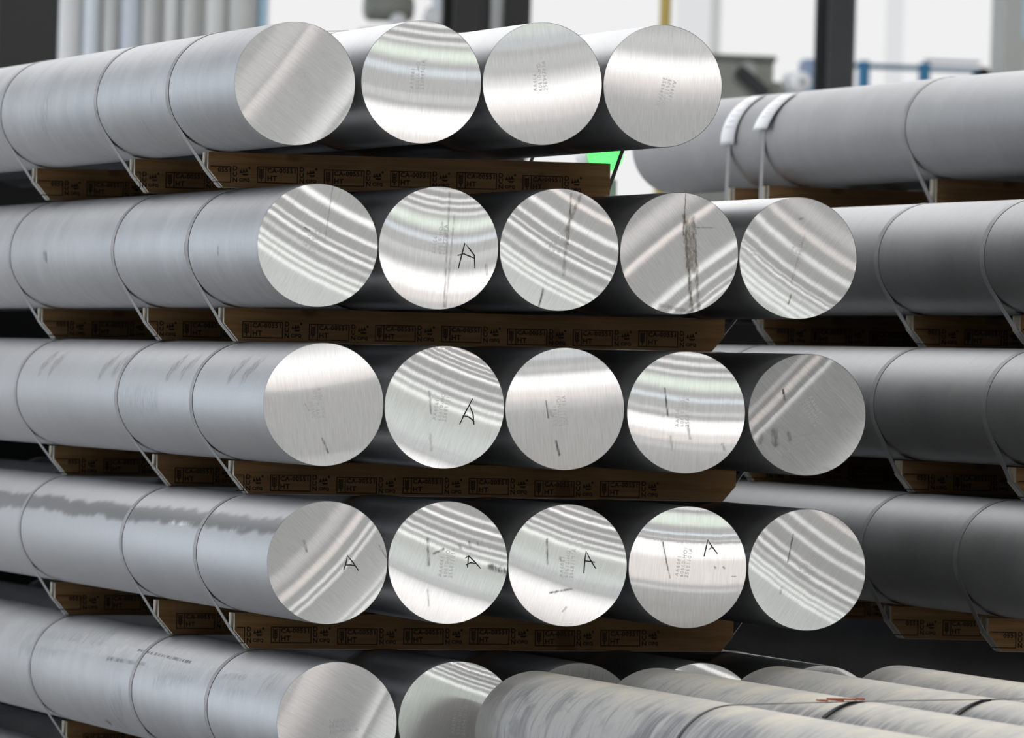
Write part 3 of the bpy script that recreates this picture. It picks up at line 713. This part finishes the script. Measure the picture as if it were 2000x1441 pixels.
# ------------------------------------------------------------------ stack to the right, behind
RS = {1: (2.010, 2.115), 2: (1.370, 1.7214), 3: (1.315, 1.361), 4: (1.300, 1.001), 5: (1.90, .640), 6: (1.90, .270)}
RSTRAP = {1: [5.605, 5.208, 3.706, 1.72, .78], 2: [1.633, .691, 3.1], 3: [1.437, .446, 3.0], 4: [1.451, .595, 3.1]}
rl = {1: 'topmost billet of the right-hand stack, pale side below two white tags', 2: 'billet second from the top of the right-hand stack, half lit side',
      3: 'billet third from the top of the right-hand stack, pale upper side and dark lower half', 4: 'billet fourth from the top of the right-hand stack, mostly in shade',
      5: 'fifth billet down the right-hand stack, lost in the dark above the dirty logs', 6: 'lowest billet of the right-hand stack, lost in the dark behind the dirty logs'}
rmat = body_material('mill_finish_right_stack', 41.0, .42, .10)
rme = billet_mesh('aluminium_billet', rmat)
for r, (x, z) in RS.items():
    nb = 4 if r == 1 else 5
    for k in range(nb):
        if k == 0: billet((x, 0, z), rl[r], 'left edge of the right-hand stack' if r < 5 else 'billets low in the right-hand stack', rme, cut_plain)
        else: billet((x + k * .2825, 0, z), 'billet hidden behind the left edge of the right-hand stack', 'hidden billets of the right-hand stack', rme, cut_plain)
    top = z - R; bot = (RS[r + 1][1] + R) if r < 6 else 0.0
    h = top - bot - .0026
    left = {1: 1.880, 2: 1.321, 3: 1.248, 4: 1.235, 5: 1.86, 6: 1.86}[r]
    for i, y in enumerate(RSTRAP.get(r, [.8, 3.2])):
        stp = i < len(RSTRAP.get(r, []))
        seen = stp and i < 2 and r < 5
        lb = '%s timber under the %s billet of the right-hand stack' % (('left', 'right')[i], ORD[r]) if seen else 'timber inside the dark of the right-hand stack'
        lx = left
        if r == 1 and i >= 2: left = 1.960
        ch = (.004, .004) if r == 1 and i < 2 else (.042, .036)
        L = 1.20 if r > 1 else .98
        timber(lb, 'timbers under the right-hand stack' if seen else 'dark timbers of the right-hand stack', left, L, y, top - .0013, h, 0, ch, strip=0 if r < 5 and r > 1 else None)
        if stp:
            zt = top - .0013
            poly = [(left - .0006, zt), (left - .0006, zt - h + ch[0]), (left + ch[0] * .85, zt - h - .0006), (left + L - ch[1] * .85, zt - h - .0006), (left + L + .0006, zt - h + ch[1]), (left + L + .0006, zt)]
            if r == 1 and i < 2: poly = [(left - .014, zt - h * .2), (left - .014, zt - h - .0006)] + poly[3:]
            lb = 'steel strap on the %s billet of the right-hand stack, %s' % (ORD[r], ('left', 'right', 'third', 'fourth', 'fifth')[i]) if seen or (r == 1 and i == 2) else 'steel strap out of sight on the right-hand stack'
            strap(lb, 'steel straps of the right-hand stack', y, [(x + k * .2825, z) for k in range(nb)], poly, M['strap'])

# unseen dark panel, added to stop light leaking in at the far end
es = bpy.data.objects.new('end_stop', None); link(es); es.location = (1.0, 7.0, 0)
tag(es, 'dark steel end stop that both stacks butt against, hidden behind them', 'rack')
mesh_obj('plate', box_mesh('plate', -1.75, 1.85, 0, .03, 0, 1.80, M['dark']), es)
mesh_obj('plate', box_mesh('plate', -1.75, -.60, 0, .03, 1.80, 2.15, M['dark']), es)
for xx in (-1.7, -.5, .7, 1.75): mesh_obj('post', box_mesh('post', xx - .05, xx + .05, .03, .15, 0, 1.80, M['dark']), es)

# white paper tags stuck along two straps
def tag_label(y, x, z, a0, a1, w, lab, gap):
    bm = bmesh.new(); n = 14; rings = []
    for i in range(n + 1):
        f = i / n; a = math.radians(a0 + (a1 - a0) * f)
        rr = R + .004 + gap * f * f
        c, s = math.cos(a), math.sin(a)
        rings.append([bm.verts.new((x + q_ * c, yy, z + q_ * s)) for q_, yy in ((rr, y - w / 2), (rr + .0012, y - w / 2), (rr + .0012, y + w / 2), (rr, y + w / 2))])
    for A, B in zip(rings, rings[1:]):
        for j in range(4): bm.faces.new((A[j], A[(j + 1) % 4], B[(j + 1) % 4], B[j]))
    bm.faces.new(rings[0]); bm.faces.new(rings[-1])
    t_ = mesh_obj('paper_tag', from_bm('paper_tag', bm, [M['paper']], True))
    tag(t_, lab, 'tag', 'white tags on the straps')
    bm = bmesh.new()
    for j, (f0, f1) in enumerate(((.22, .26), (.40, .43), (.50, .53), (.60, .64), (.70, .73))):
        for f, g_ in ((f0, f1),):
            va = []
            for ff, yy in ((f, y - w * .32), (f, y + w * (.3 - .1 * (j % 2))), (g_, y + w * (.3 - .1 * (j % 2))), (g_, y - w * .32)):
                a = math.radians(a0 + (a1 - a0) * ff); rr = R + .004 + gap * ff * ff + .0018
                va.append(bm.verts.new((x + rr * math.cos(a), yy, z + rr * math.sin(a))))
            bm.faces.new(va)
    mesh_obj('print', from_bm('print', bm, [M['print']]), t_)
tag_label(5.60, 2.010, 2.115, 112, 186, .16, 'white paper tag on the left strap of the right-hand stack, bent over the billet', .004)
tag_label(5.20, 2.010, 2.115, 118, 172, .16, 'white paper tag on the next strap to the right, standing off stiffly', .012)

# ------------------------------------------------------------------ dirty logs in the foreground
FB = [(-.072, .601), (.2085, .614), (.489, .624), (.7695, .632)]
fl = ['nearest dirty billet in the foreground, grey scuffed side and dark end', 'second dirty billet in the foreground, beige and grey', 'third dirty billet in the foreground, white scratches by its end', 'rearmost dirty billet in the foreground, yellow flecks along its side']
for i, (x, z) in enumerate(FB):
    me = billet_mesh('dirty_billet', dirty_material('dirty_log_%s' % 'abcd'[i], i * 2.0 + 1))
    for v in me.vertices: v.co.y -= LEN
    o = mesh_obj('dirty_billet', me, None, (x, -.33, z))
    tag(o, fl[i], 'billet', 'dirty foreground billets')
    # closed near end, outside the picture
    c_ = mesh_obj('cut_face', cut_plain, o, (0, -LEN, 0))
for k in range(4):
    o = billet((-.072 + k * .281, -.34 - LEN, .230), 'billet underneath the dirty foreground logs', 'billets under the foreground logs', body_meshes[k % 3], cut_plain)
for y in (-1.2, -2.9, -6.6):
    timber('timber between the foreground logs and those below', 'foreground timbers', -.13, 1.0, y, FB[0][1] - R - .001, FB[0][1] - R - .23 - R - .003, .035, (.006, .006))
    timber('floor timber under the foreground logs', 'foreground floor timbers', -.13, 1.0, y, .23 - R - .001, .088, 0, (.006, .006))
fs = strap('thin dark strap over the dirty foreground logs, orange tape on it', 'straps over the foreground logs', -2.10, FB, [(-.08, .38), (.78, .40)], M['strap_dark'], .020)
tape = bmesh.new()
for j, (xa, xb, dz) in enumerate(((.100, .118, 0), (.121, .137, .0014), (.139, .152, -.0006), (.156, .178, .001), (.183, .196, 0))):
    zz = .7532 + (xa - .10) * .043 + dz
    add_box(tape, xa, xb, -.013 - .004 * (j % 2), .012 + .003 * ((j + 1) % 2), zz, zz + .0032 + .0012 * (j % 3))
mesh_obj('orange_tape', from_bm('orange_tape', tape, [M['orange']]), fs)
fs2 = strap('second dark strap over the dirty foreground logs, bottom right', 'straps over the foreground logs', -4.04, FB, [(-.08, .38), (.78, .40)], M['strap_dark'], .020)
def pad(y, x, z, a0, a1, w, lab):  # thin black arc laid on a log beneath a strap
    bm = bmesh.new(); n = 12; rings = []
    for i in range(n + 1):
        a = math.radians(a0 + (a1 - a0) * i / n)
        rings.append([bm.verts.new((x + q_ * math.cos(a), yy, z + q_ * math.sin(a))) for q_, yy in ((R + .0004, y - w / 2), (R + .0035, y - w / 2), (R + .0035, y + w / 2), (R + .0004, y + w / 2))])
    for A, B in zip(rings, rings[1:]):
        for j in range(4): bm.faces.new((A[j], A[(j + 1) % 4], B[(j + 1) % 4], B[j]))
    bm.faces.new(rings[0]); bm.faces.new(rings[-1])
    o = mesh_obj('rubber_pad', from_bm('rubber_pad', bm, [M['rubber']]))
    tag(o, lab, 'rubber strip', 'black rubber strips under the foreground straps')
pad(-2.10, FB[1][0], FB[1][1], 132, 100, .030, 'black rubber strip on the second dirty log, right of the orange tape')
pad(-2.10, FB[2][0], FB[2][1], 132, 100, .030, 'black rubber strip on the third dirty log, nearer the right edge')
pad(-4.04, FB[0][0], FB[0][1], 118, 98, .030, 'black rubber strip on the nearest dirty log, at the bottom edge')

# ------------------------------------------------------------------ blurred background
def thing(name, label, cat, loc, group=None):
    o = bpy.data.objects.new(name, None); link(o); o.location = loc
    return tag(o, label, cat, group)
def part(name, root, me): return mesh_obj(name, me, root)

def i_column(label, x0, x1, y, mat, depth=.28, conduit=None):
    c = thing('steel_column', label, 'column', ((x0 + x1) / 2, y, 0), 'steel columns of the hall')
    w = (x1 - x0) / 2
    part('flange', c, box_mesh('flange', -w, w, -depth / 2, -depth / 2 + .02, .02, HALL_Z - .02, mat))
    part('flange', c, box_mesh('flange', -w, w, depth / 2 - .02, depth / 2, .02, HALL_Z - .02, mat))
    part('web', c, box_mesh('web', -.012, .012, -depth / 2 + .02, depth / 2 - .02, .02, HALL_Z - .02, mat))
    part('base_plate', c, box_mesh('base_plate', -w - .08, w + .08, -depth / 2 - .08, depth / 2 + .08, 0, .02, mat))
    if conduit:
        a, b_ = conduit
        part('conduit', c, cyl_mesh('conduit', (b_ - a) / 2, .02, HALL_Z - .02, M['grey'], 16)).location = ((a + b_) / 2 - (x0 + x1) / 2, -depth / 2 - (b_ - a) / 2, 0)
    return c
i_column('broad black steel column at the far left edge', 2.45, 2.745, 22.0, M['dark'])
i_column('black double column behind the top row, grey conduit down its middle', 5.13, 5.53, 24.0, M['dark'], conduit=(5.312, 5.378))
i_column('charcoal column standing alone behind the right-hand stack', 7.098, 7.239, 24.0, M['darkgrey'])

cu = thing('strip_curtain', 'grey curtain of tall vertical strips beside the black column', 'curtain', (4.165, 30.0, 0))
strips = [(.0, .150, 'lightgrey'), (.165, .265, 'bluegrey'), (.278, .375, 'midgrey'), (.380, .500, 'bluegrey2'), (.505, .610, 'midgrey'), (.635, .725, 'lightmid'), (.735, .85, 'midgrey'), (.875, 1.0, 'lightmid'), (1.01, 1.19, 'midgrey'), (1.196, 1.247, 'paleblue')]
M['bluegrey2'] = plain('blue_grey_strip', (.62, .67, .75), .5, .1, .12, 3)
M['lightmid'] = plain('light_mid_grey_strip', (.70, .71, .70), .5, .1, .10, 3)
for a, b_, m_ in strips:
    bm = bmesh.new(); n = 10; w = b_ - a; A, B = [], []
    for i in range(n + 1):
        t_ = math.pi * i / n
        xx = a + w / 2 - w / 2 * math.cos(t_); yy = -.05 * math.sin(t_) * (1 if w < .2 else 1.3)
        A.append(bm.verts.new((xx, yy, .03))); B.append(bm.verts.new((xx, yy, 6.0)))
    for i in range(n): bm.faces.new((A[i], A[i + 1], B[i + 1], B[i]))
    bm.faces.new(A); bm.faces.new(B)
    part('strip', cu, from_bm('strip', bm, [M[m_]]))
part('backing', cu, box_mesh('backing', -.005, 1.25, .02, .06, 0, 6.1, M['midgrey']))
part('rail', cu, box_mesh('rail', -.02, 1.26, -.08, .02, 6.0, 6.1, M['grey']))

# overhead machine parts, pale, behind the second billet of the top row
ma = thing('hoist_unit', 'pale grey-green hoist unit blurred behind the second top billet', 'machine', (6.60, 32.0, 0))
part('housing', ma, box_mesh('housing', -.22, .20, -.2, .2, 3.28, 3.46, plain('pale_sage_paint', (.52, .53, .50), .5, 0, .15, 6), .03))
part('motor', ma, cyl_mesh('motor', .085, -.16, .13, M['sage'], 20, 'X', .02)).location = (-.05, -.1, 3.585)
part('reflector', ma, cyl_mesh('reflector', .045, -.04, .04, M['white'], 20, 'Y', .01)).location = (-.04, -.25, 3.50)
part('reflector', ma, cyl_mesh('reflector', .05, -.04, .04, M['white'], 20, 'Y', .01)).location = (.17, -.25, 3.53)
part('leg', ma, box_mesh('leg', -.20, -.16, -.1, .1, 0, 3.29, M['white']))
part('leg', ma, box_mesh('leg', .14, .18, -.1, .1, 0, 3.29, M['white']))
pb = thing('pipe_pair', 'two pale blue-grey pipes close to the black double column', 'pipe', (6.90, 32.2, 0))
part('pipe', pb, cyl_mesh('pipe', .035, 0, 6, M['bluegrey'], 16))
part('pipe', pb, cyl_mesh('pipe', .028, 0, 6, M['grey'], 16)).location = (.075, .03, 0)
for z_ in (1.0, 3.56, 5.0): part('bracket', pb, box_mesh('bracket', -.05, .12, .03, .08, z_, z_ + .05, M['grey']))

po = thing('guard_post', 'ochre yellow upright with a pale panel beside it', 'post', (6.768, 26.0, 0))
part('pole', po, cyl_mesh('pole', .030, .015, 5.0, M['olive'], 20, 'Z', .004))
part('base_plate', po, cyl_mesh('base_plate', .09, 0, .015, M['olive'], 20))
mb = thing('machine_unit', 'grey-green machine just above the right-hand stack', 'machine', (7.70, 28.0, 0))
part('cabinet', mb, box_mesh('cabinet', -.30, .155, -.2, .25, .9, 3.215, M['sage'], .02))
part('top_cover', mb, box_mesh('top_cover', -.31, .165, -.22, .26, 3.19, 3.225, plain('dark_sage', (.13, .135, .12), .6, 0, .2, 6), .008))
part('lower_housing', mb, box_mesh('lower_housing', .155, .32, -.15, .2, .7, 3.085, M['sage'], .02))
arm = part('arm', mb, box_mesh('arm', -.11, .11, -.02, .02, -.035, .035, M['darkgrey'], .008)); arm.location = (.02, -.24, 3.075); arm.rotation_euler = (0, math.radians(38), 0)
part('window_plate', mb, cyl_mesh('window_plate', .05, -.01, .01, M['grey'], 20, 'Y')).location = (.0, -.21, 3.14)
part('plinth', mb, box_mesh('plinth', -.35, .35, -.25, .3, 0, .9, M['grey']))
wr = thing('white_roll', 'small white roll beside the charcoal column', 'roll', (7.905, 27.5, 0))
part('roll', wr, cyl_mesh('roll', .055, -.12, .12, M['white'], 20, 'Y', .01)).location = (0, 0, 3.075)
part('core', wr, cyl_mesh('core', .018, -.14, .14, M['grey'], 12, 'Y')).location = (0, 0, 3.075)
part('stand', wr, box_mesh('stand', -.03, .03, -.06, .06, 0, 3.02, M['white']))
bp = thing('blue_bin', 'small blue bin half hidden by the charcoal column', 'bin', (8.725, 30.0, 0))
part('body', bp, box_mesh('body', -.12, .08, -.1, .1, 2.72, 3.30, plain('faded_blue', (.30, .40, .58), .6, 0, .1, 6), .015))
part('stand', bp, box_mesh('stand', -.1, .1, -.08, .08, 0, 2.72, M['grey']))

ra = thing('blue_rail', 'blue guard rail across the pale background at the upper right', 'rail', (9.70, 33.0, 0))
part('rail_bar', ra, box_mesh('rail_bar', 0, .84, -.02, .02, 3.370, 3.402, M['blue'], .004))
part('rail_bar', ra, box_mesh('rail_bar', .50, .86, .03, .06, 3.425, 3.445, plain('hazy_blue', (.35, .40, .50), .6, 0, .1, 5), .004))
for xx in (.10, .49):
    part('post', ra, box_mesh('post', xx - .03, xx + .03, -.035, .035, .02, 3.42, plain('bright_blue', (.07, .30, .56), .5, 0, .1, 5), .004))
kn = thing('black_knob', 'round black cap at the right end of the blue rail', 'cap', (10.62, 33.2, 0))
part('cap', kn, cyl_mesh('cap', .050, -.06, .06, M['dark'], 20, 'Y', .015)).location = (0, 0, 3.365)
part('stand', kn, box_mesh('stand', -.02, .02, -.02, .02, 0, 3.32, M['grey']))
pr = thing('pale_pillar', 'pale grey pillar at the upper right corner with a bluish plate', 'pillar', (9.87, 30.0, 0))
part('shaft', pr, box_mesh('shaft', -.085, .25, -.15, .15, .02, HALL_Z - .02, plain('pale_pillar_paint', (.50, .51, .49), .6, 0, .08, 4), .01))
part('plate', pr, box_mesh('plate', .02, .20, -.165, -.15, 3.46, 3.85, plain('bluish_plate', (.50, .66, .78), .4, 0, .1, 4), .004))
part('lower_plate', pr, box_mesh('lower_plate', .03, .22, -.162, -.15, 2.9, 3.40, M['midgrey'], .004))
part('base_plate', pr, box_mesh('base_plate', -.15, .32, -.22, .22, 0, .02, M['grey']))

# green signal lamp seen through the gap under the top row
gl = thing('signal_lamp', 'glowing green signal lamp in the gap under the top row', 'lamp', (2.060, 8.0, 0))
part('lens', gl, cyl_mesh('lens', .055, -.03, .0, M['glow'], 28, 'Y', .008)).location = (0, -.07, 2.120)
part('housing', gl, cyl_mesh('housing', .060, -.04, .10, M['white'], 28, 'Y', .01)).location = (0, 0, 2.120)
part('post', gl, box_mesh('post', -.035, .075, .06, .12, .02, 2.05, M['white'], .008))
part('base_plate', gl, box_mesh('base_plate', -.12, .14, -.12, .14, 0, .02, M['grey']))
